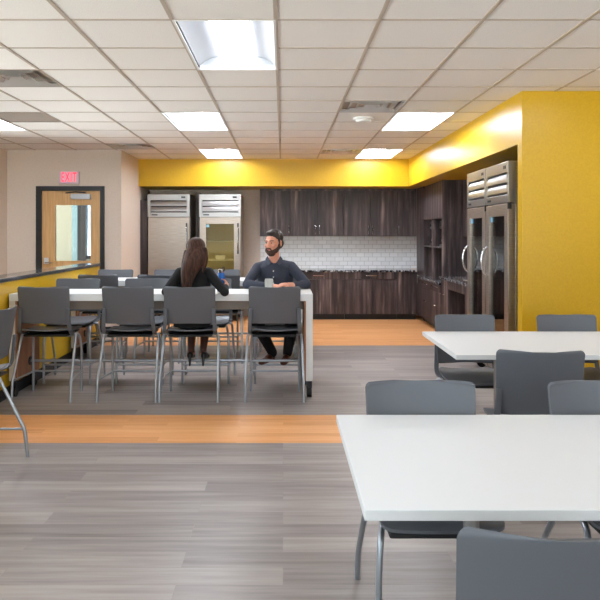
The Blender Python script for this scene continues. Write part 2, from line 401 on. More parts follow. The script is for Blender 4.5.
# ------------------------------------------------------------------ exit door
D = 10.25
door = thing('door_1', 'maple exit door with large glass panel in a black frame', 'door', (0,0,0), kind='structure')
fw = .082
MB().box(DX0, DX0+fw, D-.03, D+W+.01, 0, DZ).box(DX1-fw*.75, DX1, D-.03, D+W+.01, 0, DZ).box(DX0+fw, DX1-fw*.75, D-.03, D+W+.01, DZ-.07, DZ).build('door_frame', M_lblack, door, bevel=.004)
lx0, lx1, lz = DX0+fw, DX1-fw*.75, DZ-.07
def px(x, d): return (x-283)/685*d
def pz(y, d): return CZ-(y-234.5)/685*d
gx0, gx1, gz0, gz1 = px(54.3,D), px(91.3,D), pz(261.7,D), pz(204.3,D)
leaf = MB().box(lx0, gx0, D+.01, D+.055, .01, lz).box(gx1, lx1, D+.01, D+.055, .01, lz).box(gx0, gx1, D+.01, D+.055, .01, gz0).box(gx0, gx1, D+.01, D+.055, gz1, lz)
leaf = leaf.build('door_leaf', M_doorw, door)
MB().box(gx0,gx0+.012,D+.004,D+.06,gz0,gz1).box(gx1-.012,gx1,D+.004,D+.06,gz0,gz1).box(gx0+.012,gx1-.012,D+.004,D+.06,gz0,gz0+.012).box(gx0+.012,gx1-.012,D+.004,D+.06,gz1-.012,gz1).build('glass_stop', M_doorw, door)
bx(gx0+.012, gx1-.012, D+.028, D+.036, gz0+.012, gz1-.012).build('glass', M_glass, door)
cl = bx(px(71.7,D), px(91.3,D), D-.06, D+.01, pz(199.3,D), pz(194,D)).build('door_closer', mat('closer_grey', (176,178,182), .4, metal=.5), door, bevel=.006)
MB().tube([(px(86,D),D-.03,pz(192.8,D)), (px(76,D),D-.035,pz(192,D)), (px(66,D),D-.02,pz(193,D))], .009).build('closer_arm', M_steeld, cl)
hd = bx(px(44,D), px(48.6,D), D-.012, D+.01, pz(264,D), pz(257.8,D)).build('lock_plate', M_whitem, door, bevel=.003)
MB().tube(rb([(px(46,D),D,pz(262.5,D)),(px(46,D),D-.05,pz(262.5,D)),(px(52.5,D),D-.05,pz(262.5,D))],.015), .009).build('lever', M_steel, hd)
sg = thing('exit_sign', 'red-lettered exit sign on the beige wall above the door', 'sign', (px(69.8,D), D, pz(184,D)))
bx(-.15,.15,-.045,0,0,.185).build('housing', M_signw, sg, bevel=.005)
def text_mesh(txt, size, m, name, parent, loc, rot, ext=.003, sx=1):
    cu = bpy.data.curves.new(name, 'FONT'); cu.body = txt; cu.size = size; cu.extrude = ext; cu.align_x = 'CENTER'; cu.align_y = 'CENTER'; cu.offset = size*.006; cu.space_character = 1.12
    o = bpy.data.objects.new(name, cu); C.objects.link(o); dg = bpy.context.evaluated_depsgraph_get(); dg.update()
    me = bpy.data.meshes.new_from_object(o.evaluated_get(dg)); bpy.data.objects.remove(o)
    me.materials.clear(); me.materials.append(m)
    q = bpy.data.objects.new(name, me); C.objects.link(q); q.parent = parent; q.location = loc; q.rotation_euler = rot; q.scale = (sx,1,1)
    return q
text_mesh('EXIT', .20, M_screen, 'lettering', sg, (0,-.047,.092), (PI/2,0,0), sx=.52)

# ------------------------------------------------------------------ ceiling fixtures
LP = thing('ceiling_light', '', 'light', (0,0,0))
def troffer_mesh():
    w, l = .29, 1.196/2
    pan = MB()
    prof = [(-w,0),(-w,.02),(-.26,.055),(-.2,.085),(-.12,.1),(0,.1),(.12,.1),(.2,.085),(.26,.055),(w,.02),(w,0)]
    vs = [(x,y,z) for y in (-l,l) for x,z in prof]; n = len(prof)
    pan.add(vs, [(i,i+1,n+i+1,n+i) for i in range(n-1)] + [tuple(range(n)), tuple(range(2*n-1,n-1,-1))])
    pan.build('reflector', M_pan, LP, smooth=True)
    MB().box(-.305,-.29,-.61,.61,-.006,.03).box(.29,.305,-.61,.61,-.006,.03).box(-.29,.29,-.61,-.597,-.006,.03).box(-.29,.29,.597,.61,-.006,.03).build('frame', M_whitem, LP)
    le = MB(); prof = [(.13*math.cos(a), .092-.062*math.sin(a)) for a in [PI*k/10 for k in range(11)]]; n = len(prof)
    vs = [(x,y,z) for y in (-.585,.585) for x,z in prof]
    le.add(vs, [(i,i+1,n+i+1,n+i) for i in range(n-1)] + [tuple(range(n)), tuple(range(2*n-1,n-1,-1)), (0,n,2*n-1,n-1)])
    le.build('diffuser', M_lamp, LP, smooth=True)
troffer_mesh()
lab = {(-1,0):'large bright ceiling light nearest the camera, left of centre', (-2,5):'ceiling light second in the row left of centre, halfway back',
       (-2,10):'farthest ceiling light left of centre, in front of the yellow soffit', (2,5):'bright ceiling light right of centre beside the yellow side soffit',
       (2,10):'farthest ceiling light right of centre, near the soffit corner', (-6,5):'ceiling light cut by the left edge, beside the grey return grille',
       (4,0):'ceiling light cut by the right edge above the yellow wall'}
for k, (i,j) in enumerate(lights):
    o = LP if k == 0 else copy_tree(LP)
    o.location = (GX0+(i+.5)*T, GY0+(j+1)*T, CEIL)
    if j >= 5:                      # rear lamps set stronger to brighten the kitchen end, front lamps weaker
        for ch in o.children:
            if ch.name.startswith('diffuser'): ch.data = ch.data.copy(); ch.data.materials[0] = M_lamp2
    o['label'] = lab.get((i,j), 'recessed ceiling light out of view behind the camera'); o['group'] = 'recessed ceiling lights'
VP = thing('air_vent', '', 'vent', (0,0,0))
def vent_mesh():
    MB().box(-.3,.3,-.3,.3,.03,.04).build('backing', M_grid, VP)
    f = MB(); h = .3
    for a,b in ((.3,.27),(.225,.195),(.15,.12),(.075,.045)):
        z0, z1 = -.006+(.3-a)*.03, .02
        for s in (0,1,2,3):
            R = Matrix.Rotation(s*PI/2, 3, 'Z')
            vs = [R @ Vector(p) for p in ((-a,-a,z0),(a,-a,z0),(b,-b,z0+.022),(-b,-b,z0+.022),(-a,-a,z0+.006),(a,-a,z0+.006),(b,-b,z0+.028),(-b,-b,z0+.028))]
            f.add(vs, [(0,1,2,3),(7,6,5,4),(0,4,5,1),(2,6,7,3),(1,5,6,2),(0,3,7,4)])
    f.build('louvres', mat('vent_metal', (198,196,194), .3, metal=.6), VP)
vent_mesh()
vl = ['large square ceiling air vent near the left edge', 'small square ceiling air vent near the exit wall corner', 'square ceiling air vent right of centre, before the round detector', 'square ceiling air vent right of centre, nearest the yellow soffit']
for k, (i,j) in enumerate(vents):
    o = VP if k == 0 else copy_tree(VP)
    o.location = (GX0+(i+.5)*T, GY0+(j+.5)*T, CEIL); o['label'] = vl[k]; o['group'] = 'square ceiling air vents'
i, j = grilles[0]
t = thing('return_grille', 'flat grey-brown return air grille in the ceiling near the left edge', 'vent', (GX0+(i+.5)*T, GY0+(j+.5)*T, CEIL))
MB().box(-.3,.3,-.3,.3,.0,.01).build('perforated_panel', M_grille, t)
MB().box(-.305,-.285,-.305,.305,-.006,0).box(.285,.305,-.305,.305,-.006,0).box(-.285,.285,-.305,-.285,-.006,0).box(-.285,.285,.285,.305,-.006,0).build('frame', M_grille, t)
t = thing('smoke_detector', 'round white detector on a ceiling tile right of centre', 'detector', (.872, 7.42, CEIL))
MB().lathe([(.11,0),(.11,-.018),(.10,-.026)], seg=28).build('base', M_whitem, t, smooth=True)
MB().lathe([(.085,-.026),(.08,-.045),(.04,-.055),(.002,-.056)], seg=28).build('cover', M_whitem, t, smooth=True)

# ------------------------------------------------------------------ seating
def seating(name, cat, sz, bb, bt, bz, stool):
    t = thing(name, '', cat)
    us = [-1,-.97,-.9,-.75,-.5,-.25,0,.25,.5,.75,.9,.97,1]; r = .02; H = bt-bb
    vv = sorted(set([0] + [r/H*(1-math.cos(a*PI/10)) for a in range(1,6)] + [.2,.35,.5,.65,.8] + [1-r/H*(1-math.cos(a*PI/10)) for a in range(1,6)] + [1]))
    def back(u, v):
        z = bb + v*H; hw = .221 + .009*v; e = 0
        if z > bt-r: e = z-(bt-r)
        elif z < bb+r: e = (bb+r)-z
        if e > 0: hw -= r - math.sqrt(max(r*r-e*e, 0))
        return (u*hw, -.125 - .055*v - .055*(1-u*u)*(.45+.55*v), z)
    MB().shell(back, us, vv, .012).build('backrest', M_plast, t, smooth=True, angle=60)
    def seat(u, v):
        hw = .212 + .014*v; e = 0; y = -.165 + .43*v; r2 = .05
        if v > 1-r2/.43: e = y-(.265-r2)
        elif v < r2/.43: e = (-.165+r2)-y
        if e > 0: hw -= r2 - math.sqrt(max(r2*r2-e*e, 0))
        z = sz - .012 + .012*u*u*(1-v*.5) - .012*math.sin(PI*v) + .012*max(0,1-v*4)
        if v > .8: z -= .016*((v-.8)/.2)**2
        return (u*hw, y, z)
    vs = [0] + [.116*(1-math.cos(a*PI/10)) for a in range(1,6)] + [.25,.4,.55,.7,.8] + [1-.116*(1-math.cos(a*PI/10)) for a in range(5,0,-1)] + [1]
    MB().shell(seat, us, vs, .012).build('seat', M_plast, t, smooth=True, angle=60)
    MB().box(-.198,.198,-.14,.252,sz-.058,sz-.036).build('seat_pan', M_plastd, t, bevel=.01)
    rz_ = bz
    for s in (-1,1):
        path = rb([(s*.20,.03,sz-.035),(s*.222,-.09,sz-.038),(s*.226,-.150,sz-.005),(s*.218,-.166,sz+.10),(s*.214,-.176,sz+.20)], .05, 4)
        n = len(path); sec = [(.017,-.007),(.017,.007),(-.017,.007),(-.017,-.007)]
        MB().sweep(path, sec, (1,0,0), scales=[1]*n).build('back_bracket', M_plast, t, bevel=.004)
        MB().tube(rb([(s*.19,-.02,sz-.045),(s*.246,-.03,sz-.05),(s*.258,-.225,rz_),(s*.258,-.245,.0)],.03), .0125, 12).build('leg', M_tube, t, smooth=True)
        MB().tube(rb([(s*.19,.05,sz-.065),(s*.215,.165,sz-.07),(s*.228,.195,sz-.2),(s*.228,.20,.0)],.05), .0125, 12).build('leg', M_tube, t, smooth=True)
    MB().tube([(-.2,-.02,sz-.065),(.2,-.02,sz-.065)], .011).tube([(-.195,.06,sz-.065),(.195,.06,sz-.065)], .011).tube([(-.15,-.02,sz-.065),(-.15,.06,sz-.065)], .01).tube([(.15,-.02,sz-.065),(.15,.06,sz-.065)], .01).build('seat_frame', M_tube, t, smooth=True)
    if stool:
        MB().tube([(-.228,.2,.19),(.228,.2,.19)], .010).tube([(-.228,.2,.185),(-.258,-.222,.185)], .008).tube([(.228,.2,.185),(.258,-.222,.185)], .008).build('footrest', M_tube, t, smooth=True)
    return t
stool0 = seating('counter_stool', 'stool', .62, .685, 1.012, .18, True)
chair0 = seating('dining_chair', 'chair', .445, .50, .853, .12, False)
G1 = 'grey counter stools at the two bar tables'
stools = [
 (-2.13, 6.27, 0, 'grey counter stool, back to camera, at front bar table beside the yellow half wall'),
 (-1.380, 6.27, 0, 'empty grey counter stool, back to camera, just left of the woman in black'),
 (-.832, 6.27, 0, 'grey counter stool that the long-haired woman in black sits on'),
 (-.075, 6.27, 0, 'empty grey counter stool, back to camera, directly in front of the man'),
 (-2.14, 6.98, PI, 'grey counter stool facing camera across front bar table, nearest the half wall'),
 (-1.42, 6.98, PI, 'grey counter stool facing camera across front bar table, left of the woman'),
 (-.767, 6.98, PI, 'grey counter stool facing camera behind the blue bottle, opposite the woman'),
 (-.05, 6.98, PI, 'grey counter stool that the bearded man sits on'),
 (-2.13, 8.07, 0, 'dark-looking counter stool, back to camera, at rear bar table nearest the half wall'),
 (-1.445, 8.07, 0, 'dark-looking counter stool at rear bar table, in front of the solid steel refrigerator'),
 (-.727, 8.07, 0, 'dark-looking counter stool at rear bar table, beside the blue bottle'),
 (-.08, 8.07, 0, 'counter stool at rear bar table hidden behind the seated man, back to camera'),
 (-2.20, 8.83, PI, 'farthest counter stool facing camera, below the exit door corner'),
 (-1.46, 8.83, PI, 'farthest counter stool facing camera, in front of the solid steel refrigerator'),
 (-.80, 8.83, PI, 'farthest counter stool facing camera, in front of the left glass-door refrigerator'),
 (-.05, 8.83, PI, 'farthest counter stool facing camera, hidden behind the seated man'),
 (-1.955, 4.31, PI/2-.05, 'grey counter stool cut by the left edge, turned toward the half wall'),
]
for k, (x,y,rz,lb) in enumerate(stools):
    o = stool0 if k == 0 else copy_tree(stool0)
    o.location = (x,y,0); o.rotation_euler = (0,0,rz); o['label'] = lb; o['group'] = G1
chairs = [
 (.578, 2.70, PI, 'grey dining chair facing camera, behind the left corner of the front white table'),
 (1.345, 2.70, PI, 'grey dining chair facing camera at front white table, cut by the right edge'),
 (.600, 1.635, 0, 'foreground dining chair, back to camera, cut by the bottom edge'),
 (1.40, 5.10, PI, 'grey dining chair facing camera at rear white table, before the orange floor'),
 (2.185, 5.10, PI, 'grey dining chair facing camera at rear white table, against the yellow wall'),
 (1.40, 3.86, -.10, 'dark grey dining chair, back to camera, at near side of the rear white table'),
]
for k, (x,y,rz,lb) in enumerate(chairs):
    o = chair0 if k == 0 else copy_tree(chair0)
    o.location = (x,y,0); o.rotation_euler = (0,0,rz); o['label'] = lb; o['group'] = 'grey dining chairs at the white tables'

# ------------------------------------------------------------------ dining tables
def dining_table(x0, x1, y0, y1, cols, label):
    t = thing('dining_table', label, 'table', (x0, y0, 0), 0, 'white rectangular dining tables')
    w, d = x1-x0, y1-y0
    bx(0,w,0,d,.707,.737).build('tabletop', M_white, t, bevel=.002)
    for c in cols:
        cx = c-x0; cy = d/2
        pd = MB().cyl((cx,cy,.03),(cx,cy,.69),.027,20).build('pedestal', M_rail_metal, t, smooth=True)
        bx(cx-.03,cx+.03,.12,d-.12,0.004,.034).build('foot', M_rail_metal, pd, bevel=.01)
        bx(cx-.035,cx+.035,.1,d-.1,.69,.707).build('top_bracket', M_steeld, pd)
M_rail_metal = mat('pedestal_metal', (150,148,148), .35, metal=.7)
dining_table(.2195, 2.05, 1.842, 2.817, (.64,1.63), 'white-topped dining table in the right foreground')
dining_table(1.065, 2.9, 4.212, 5.235, (1.48,2.48), 'white-topped dining table in front of the yellow wall')

# ------------------------------------------------------------------ bar tables
def bar_table(y0, y1, label):
    x0, x1 = -2.48, .270
    t = thing('bar_table', label, 'table', (x0, y0, 0), 0, 'long white bar tables')
    w, d = x1-x0, y1-y0
    bx(0,w,0,d,.875,.94).build('tabletop', M_white, t, bevel=.003)
    for s in (0,1):
        a, b = ((.0,.055) if s == 0 else (w-.062,w))
        p = MB().box(a,b,0,.03,.15,.875).box(a,b,d-.03,d,.15,.875).box(a,b,.03,d-.03,.15,.18).build('end_frame', M_edge if s == 0 else M_white, t, bevel=.002)
        ia = (b, b+.016) if s == 0 else (a-.016, a)
        bx(ia[0], ia[1], .005, d-.005, .155, .875).build('wood_panel', M_panelw, p)
        bx(a+.005,b-.005,.03,d-.03,.18,.875).build('core', M_edge, p)
        xc = (a+b)/2
        for yc in (.045, d-.045):
            c = MB().cyl((xc-.022,yc,.046),(xc+.022,yc,.046),.046,20).build('caster', M_black, t, smooth=True)
            MB().box(xc-.024,xc+.024,yc-.024,yc+.024,.085,.15).build('caster_fork', M_steeld, c)
    MB().box(.071,w-.078,.10,.13,.79,.875).box(.071,w-.078,d-.13,d-.10,.79,.875).build('apron', M_rail, t)
    fr = MB().cyl((.071,d/2+.03,.278),(w-.078,d/2+.03,.278),.012,14).build('foot_rail', M_tube, t, smooth=True)
    for xx in (.071, w-.078):
        s = 1 if xx < 1 else -1
        MB().cyl((xx,d/2+.03,.278),(xx+s*.012,d/2+.03,.278),.042,18).build('rail_flange', M_steeld, fr, smooth=True)
bar_table(6.20, 6.78, 'long white bar table where the two people sit')
bar_table(8.00, 8.58, 'long white bar table behind the one with two people')

# ------------------------------------------------------------------ kitchen
def handle(parent, a, b, off, r=.006, name='handle'):
    a = Vector(a); b = Vector(b); off = Vector(off)
    return MB().tube(rb([a, a+off, b+off, b], .012, 3), r, 8).build(name, M_chrome, parent, smooth=True)
FY = 11.84
def base_unit(x0, x1, label, ndoor=2, drawer=True):
    t = thing('base_cabinet', label, 'cabinet', (x0, FY, 0), 0, 'dark wood base cabinets on the back wall')
    w = x1-x0; d = YB-FY-.01
    bx(.002,w-.002,.02,d,.10,.83).build('carcass', M_wood, t)
    bx(.002,w-.002,.10,d,.0,.10).build('toe_kick', M_lblack, t)
    if drawer:
        dr = bx(.004,w-.004,0,.02,.706,.826).build('drawer_front', M_wood, t, bevel=.0015)
        handle(dr, (w/2-.095,0,.768), (w/2+.095,0,.768), (0,-.028,0))
    for k in range(ndoor):
        a = w/ndoor*k; b = w/ndoor*(k+1)
        bx(a+.003,b-.003,0,.02,.104,.70 if drawer else .826).build('door', M_wood, t, bevel=.0015)
base_unit(-.41,.155,'dark wood base cabinet behind the seated man',1)
base_unit(.155,1.07,'dark wood base cabinet just right of the seated man')
base_unit(1.07,1.985,'dark wood base cabinet right of centre on the back wall')
base_unit(1.985,2.32,'narrow dark wood base cabinet in the kitchen corner',1,False)
def upper_unit(x0, x1, hs, label, nd=2):
    t = thing('wall_cabinet', label, 'cabinet', (x0, 12.11, 1.448), 0, 'dark wood wall cabinets on the back wall')
    w = x1-x0
    bx(.001,w-.001,.02,.328,0,.838).build('carcass', M_wood, t)
    bx(.001,w-.001,.004,.02,.805,.838).build('top_filler', M_wood, t)
    for k in range(nd):
        a = w/nd*k; b = w/nd*(k+1)
        dr = bx(a+.003,b-.003,0,.02,.004,.80).build('door', M_wood, t, bevel=.0015)
        if k < len(hs):
            hx = b-.035 if hs[k] == 'r' else a+.035
            handle(dr, (hx,0,.04), (hx,0,.19), (0,-.028,0))
upper_unit(-.41,.14,'r','dark wood wall cabinet at the left end of the row',1)
upper_unit(.14,1.075,'rl','dark wood wall cabinet above the seated man, second from the left')
upper_unit(1.075,2.01,'rl','dark wood wall cabinet right of centre, third from the left')
upper_unit(2.01,2.36,'l','narrow dark wood wall cabinet in the kitchen corner',1)
prop(bx(-.41, 2.285, 11.80, YB-.008, .83, .864).build('worktop', M_granite, bevel=.003), 'speckled granite worktop along the back wall', 'worktop')
struct(bx(-.41, 3.0, YB-.008, YB, .864, 1.46).build('wall_tile', M_tile), 'white subway tile backsplash')
# tall side panels beside refrigerators
prop(bx(-2.418, -2.30, 11.60, 12.43, 0, 2.06).build('tall_panel', M_wood, bevel=.002), 'tall dark wood panel left of the solid steel refrigerator', 'panel')
prop(bx(-1.485, -1.43, 11.75, 12.43, 0, 2.2).build('tall_panel', M_wood, bevel=.002), 'tall dark wood panel between the two refrigerators on the back wall', 'panel')

# right run, faces toward -X
FX = 2.32
def side_unit(y0, y1, ztop, label, drawer=True, name='base_cabinet', pull=True):
    t = thing(name, label, 'cabinet', (FX, y0, 0), 0, 'dark wood base cabinets on the right side')
    w = y1-y0; d = 3.0-FX-.01
    bx(.02,d,.002,w-.002,.10,ztop).build('carcass', M_wood, t)
    bx(.10,d,.002,w-.002,.0,.10).build('toe_kick', M_lblack, t)
    z1 = ztop-.006
    if drawer:
        dr = bx(0,.02,.004,w-.004,z1-.12,z1).build('drawer_front', M_wood, t, bevel=.0015)
        handle(dr, (0,w*.2,z1-.04), (0,w*.8,z1-.04), (-.028,0,0)); z1 -= .126
    do = bx(0,.02,.004,w-.004,.104,z1).build('door', M_wood, t, bevel=.0015)
    if pull: handle(do, (0,w/2-.06,z1-.2), (0,w/2+.06,z1-.2), (-.028,0,0))
side_unit(10.80, 11.42, .735, 'dark wood base cabinet under the lower side worktop, farther one')
side_unit(10.06, 10.80, .735, 'dark wood base cabinet under the lower side worktop, nearer one')
side_unit(9.62, 10.06, .83, 'narrow dark wood cabinet left of the open knee space', False)
side_unit(7.76, 8.74, .83, 'dark wood cabinet between the knee space and tall refrigerators', False)
t = thing('corner_cabinet', 'dark wood filler cabinet in the inner kitchen corner', 'cabinet', (FX, 11.42, 0))
bx(0,.6,0,.40,.10,.735).build('carcass', M_wood, t); bx(.1,.6,0,.4,0,.1).build('toe_kick', M_lblack, t)
t = thing('knee_space', 'dark wood apron and back panel of the open knee space', 'cabinet', (FX, 8.74, 0))
bx(.0,.02,.002,.878,.71,.83).build('apron', M_wood, t, bevel=.002); bx(.62,.64,.002,.878,0,.83).build('back_panel', M_wood, t)
prop(bx(2.29, 2.998, 10.06, 11.798, .735, .77).build('side_worktop', M_granite, bevel=.003), 'lower speckled granite worktop under the open cubbies', 'worktop')
prop(bx(2.29, 2.998, 7.76, 10.06, .83, .864).build('side_worktop', M_granite, bevel=.003), 'higher speckled granite worktop over the knee space', 'worktop')
hu = thing('hutch', 'dark wood hutch with two doors over four open cubbies', 'cabinet', (2.36, 10.15, .77))
HZ = 2.287-.77
hd_ = .63
MB().box(0,hd_,0,.03,.0,HZ).build('end_panel', M_wood, hu, bevel=.001)
bx(hd_-.02,hd_,.03,1.94,0,.95).build('back_panel', M_wood, hu)
MB().box(.0,hd_-.02,.69,.715,.0,.95).build('divider', M_wood, hu)
MB().box(.0,hd_-.02,1.33,1.36,.0,.95).build('divider', M_wood, hu)
bx(.0,hd_-.02,.03,.69,.505,.525).build('shelf', M_wood, hu); bx(.0,hd_-.02,.715,1.33,.505,.525).build('shelf', M_wood, hu)
bx(.02,hd_,.03,1.94,.95,HZ).build('upper_box', M_wood, hu)
bx(.0,.02,1.36,1.94,.0,HZ).build('corner_filler', M_wood, hu)
for a,b in ((.03,.70),(.70,1.36)):
    dr = bx(0,.02,a+.003,b-.003,.955,HZ-.03).build('door', M_wood, hu, bevel=.0015)
t = thing('wall_cabinet', 'dark wood wall cabinet beside the tall refrigerators', 'cabinet', (2.67, 7.8, 1.448))
bx(.02,.328,0,2.345,0,.838).build('carcass', M_wood, t)
for k in range(3): bx(0,.02,.003+k*.782,.779+k*.782,.004,.83).build('door', M_wood, t, bevel=.0015)
struct(bx(2.985, 3.0, 7.76, 10.15, .864, 1.448).build('wall_tile_side', M_tile), 'white subway tile on the kitchen side wall')

# appliances in the cubbies
def appliance(y, z, label, kind):
    t = thing('coffee_maker' if kind else 'blender', label, 'appliance', (2.385, y, z))
    if kind:
        bx(-.0,.30,-.11,.11,0,.035).build('base', M_black, t, bevel=.006)
        bx(.16,.30,-.11,.11,.035,.38).build('water_tank', M_black, t, bevel=.01)
        bx(-.0,.17,-.11,.11,.27,.39).build('brew_head', M_black, t, bevel=.015)
        j = MB().lathe([(.05,.0),(.065,.03),(.065,.09),(.045,.14),(.05,.16)], (.075,0,.036), 20).build('carafe', M_chrome, t, smooth=True)
        MB().tube(rb([(.02,-.0,.17),(-.035,0,.16),(-.035,0,.08),(.012,0,.07)],.02), .008).build('carafe_handle', M_black, j)
        bx(-.004,.0,-.06,.06,.31,.35).build('control_panel', M_chrome, t)
    else:
        MB().lathe([(.085,0),(.08,.05),(.06,.13)], (.1,0,0), 20).build('base', M_chrome, t, smooth=True)
        MB().lathe([(.05,.13),(.075,.33),(.075,.34)], (.1,0,0), 20).build('jar', mat('smoky_jar', (170,175,180), .1, metal=.6), t, smooth=True)
        MB().lathe([(.078,.34),(.07,.37),(.02,.385)], (.1,0,0), 20).build('lid', M_black, t, smooth=True)
appliance(10.34, .77+.525, 'black and chrome coffee maker in the upper near cubby', 1)
appliance(11.04, .77+.525, 'black and chrome coffee maker in the upper far cubby', 1)
appliance(11.04, .77, 'chrome blender in the lower far cubby', 0)
# small items on the near counter
t = thing('sink', 'steel sink set in the higher side worktop', 'sink', (2.62, 8.95, .864))
MB().box(-.2,.2,-.27,-.255,0,.006).box(-.2,.2,.255,.27,0,.006).box(-.2,-.185,-.255,.255,0,.006).box(.185,.2,-.255,.255,0,.006).build('rim', M_steel, t)
bx(-.185,.185,-.255,.255,0,.002).build('bowl', M_steel, t)
MB().tube(rb([(.24,0,0),(.24,0,.26),(.06,0,.28),(.06,0,.2)],.08,8), .011).build('tap', M_chrome, t, smooth=True)

# refrigerators
def fridge(label, loc, rz, glass, hside, group, w=.70, dep=.78):
    t = thing('refrigerator', label, 'refrigerator', loc, rz, group)
    h = w/2; Z0, Z1 = .13, 2.157
    if glass:
        b = MB().box(-h,-h+.04,.07,dep,Z0,Z1).box(h-.04,h,.07,dep,Z0,Z1).box(-h+.04,h-.04,dep-.05,dep,Z0,Z1).box(-h+.04,h-.04,.07,dep-.05,Z0,Z0+.05).box(-h+.04,h-.04,.07,dep-.05,1.74,Z1)
        b.build('body', M_steel, t, bevel=.003)
        li = MB().box(-h+.04,-h+.045,.08,dep-.05,Z0+.05,1.74).box(h-.045,h-.04,.08,dep-.05,Z0+.05,1.74).box(-h+.045,h-.045,dep-.055,dep-.05,Z0+.05,1.74)
        li.build('liner', M_tanside, t)
        for z in (.45,.74,1.03,1.36):
            bx(-h+.046,h-.046,.1,dep-.056,z,z+.014).build('shelf', M_shelf, t)
        bx(-h+.05,-h+.07,.085,.098,.3,1.7).build('interior_lamp', M_intl, t); bx(h-.07,h-.05,.085,.098,.3,1.7).build('interior_lamp', M_intl, t)
    else:
        bx(-h,h,.07,dep,Z0,Z1).build('body', M_steel, t, bevel=.004)
    gz = 1.775
    g = MB().box(-h,-h+.05,0,.07,gz,Z1).box(h-.05,h,0,.07,gz,Z1).box(-h+.05,h-.05,0,.07,Z1-.10,Z1).box(-h+.05,h-.05,0,.07,gz,gz+.075).build('grille_frame', M_steelp, t, bevel=.003)
    bx(-h+.05,h-.05,.06,.07,gz+.075,Z1-.10).build('grille_backing', M_black, g)
    zz = gz+.075; n = 2; gap = .018; sh = (Z1-.10-zz-gap*3)/2
    for k in range(2):
        a = zz+gap+k*(sh+gap)
        m = MB(); m.sweep([(-h+.05,0,a+sh/2),(h-.05,0,a+sh/2)], [(-sh/2,-.05),(sh/2,-.05),(sh/2,-.014),(sh*.1,.0),(-sh/2,.0)][::-1], (0,0,1))
        m.build('louvre', M_steelp, g, bevel=.002)
    bx(h-.14,h-.07,-.004,0,Z1-.065,Z1-.035).build('control_panel', M_black, g)
    bx(-h+.07,-h+.17,-.003,0,gz+.025,gz+.045).build('badge', M_steeld, g)
    bx(-h+.01,h-.01,.02,.07,Z0+.0,Z0+.05).build('kick_plate', M_steel, t)
    dz0, dz1 = Z0+.06, gz-.012
    if glass:
        d = MB(); a, b2 = -h+.01, h-.01; f = .108
        d.box(a,a+f,-.0,.068,dz0,dz1).box(b2-f,b2,-.0,.068,dz0,dz1).box(a+f,b2-f,0,.068,dz0,dz0+.10).box(a+f,b2-f,0,.068,dz1-f,dz1)
        do = d.build('door', M_steel, t, bevel=.003)
        bx(a+f,b2-f,.02,.026,dz0+.10,dz1-f).build('glass', M_glassd if 'right recess' in group else M_glassb, do)
        bx(a+f+.004,a+f+.05,.014,.02,dz1-f-.055,dz1-f-.006).build('sticker', M_label, do)
    else:
        do = bx(-h+.01,h-.01,0,.068,dz0,dz1).build('door', M_steel, t, bevel=.004)
    hx = hside*(h-.05)
    if group.startswith('glass-door refrigerators in'):
        MB().tube(rb([(hx,0,1.06),(hx,-.045,1.10),(hx,-.065,1.205),(hx,-.045,1.31),(hx,0,1.35)],.06,6), .010, 12).build('handle', M_chrome, do, smooth=True)
    else:
        hh = bx(hx-.014,hx+.014,-.006,0,1.15,1.67).build('handle_plate', M_steeld, do, bevel=.003)
        MB().tube(rb([(hx,0,1.22),(hx,-.05,1.22),(hx,-.05,1.6),(hx,0,1.6)],.03,4), .009).build('handle', M_chrome, hh, smooth=True)
    for z in (Z0+.10, gz-.03):
        bx(-hside*h-.012 if hside < 0 else -h-.002, -hside*h+.002 if hside < 0 else -h+.012, -.006,.03,z-.03,z+.03).build('hinge', M_steeld, t)
    for sx in (-1,1):
        for yy in (.14, dep-.08):
            c = MB().cyl((sx*(h-.08)-.015,yy,.05),(sx*(h-.08)+.015,yy,.05),.05,18).box(sx*(h-.08)-.022,sx*(h-.08)+.022,yy-.025,yy+.025,.08,Z0).build('caster', M_black, t)
    return t
M_glassd = thin_glass('fridge_glass', (212,214,200), 1.1); M_glassb = thin_glass('fridge_glass_matte', (208,203,186), .15)
M_intl = mat('fridge_lamp', (255,255,235), .5, emit=(255,246,215), estr=26)
fy = 11.55
fridge('solid-door stainless refrigerator on the left of the back wall', (px(168.5,fy), fy, 0), 0, False, 1, 'tall refrigerators on the back wall', w=.71)
fridge('glass-door stainless refrigerator behind the blue bottle, on the back wall', (px(220,fy), fy, 0), 0, True, 1, 'tall refrigerators on the back wall', w=.705)
fridge('glass-door stainless refrigerator nearest the yellow wall', (2.075, 6.66, 0), -PI/2, True, -1, 'glass-door refrigerators in the right recess', w=.70)
fridge('farther glass-door stainless refrigerator, beside the side worktop', (2.075, 7.375, 0), -PI/2, True, -1, 'glass-door refrigerators in the right recess', w=.70)
# food boxes in the left glass fridge
for k, (x, y, z, w_, h_, m, lb) in enumerate([(px(219,fy), fy+.3, 1.045, .16, .07, M_shelf, 'pale food container on a shelf in the glass-door refrigerator'),
                                          (px(228,fy), fy+.35, .755, .2, .10, M_tealx, 'teal food container low in the glass-door refrigerator')]):
    t = thing('food_container', lb, 'container', (x, y, z))
    bx(-w_/2,w_/2,-.06,.06,0,h_).build('tub', m, t, bevel=.008); bx(-w_/2-.004,w_/2+.004,-.064,.064,h_,h_+.012).build('lid', M_whitem, t, bevel=.004)

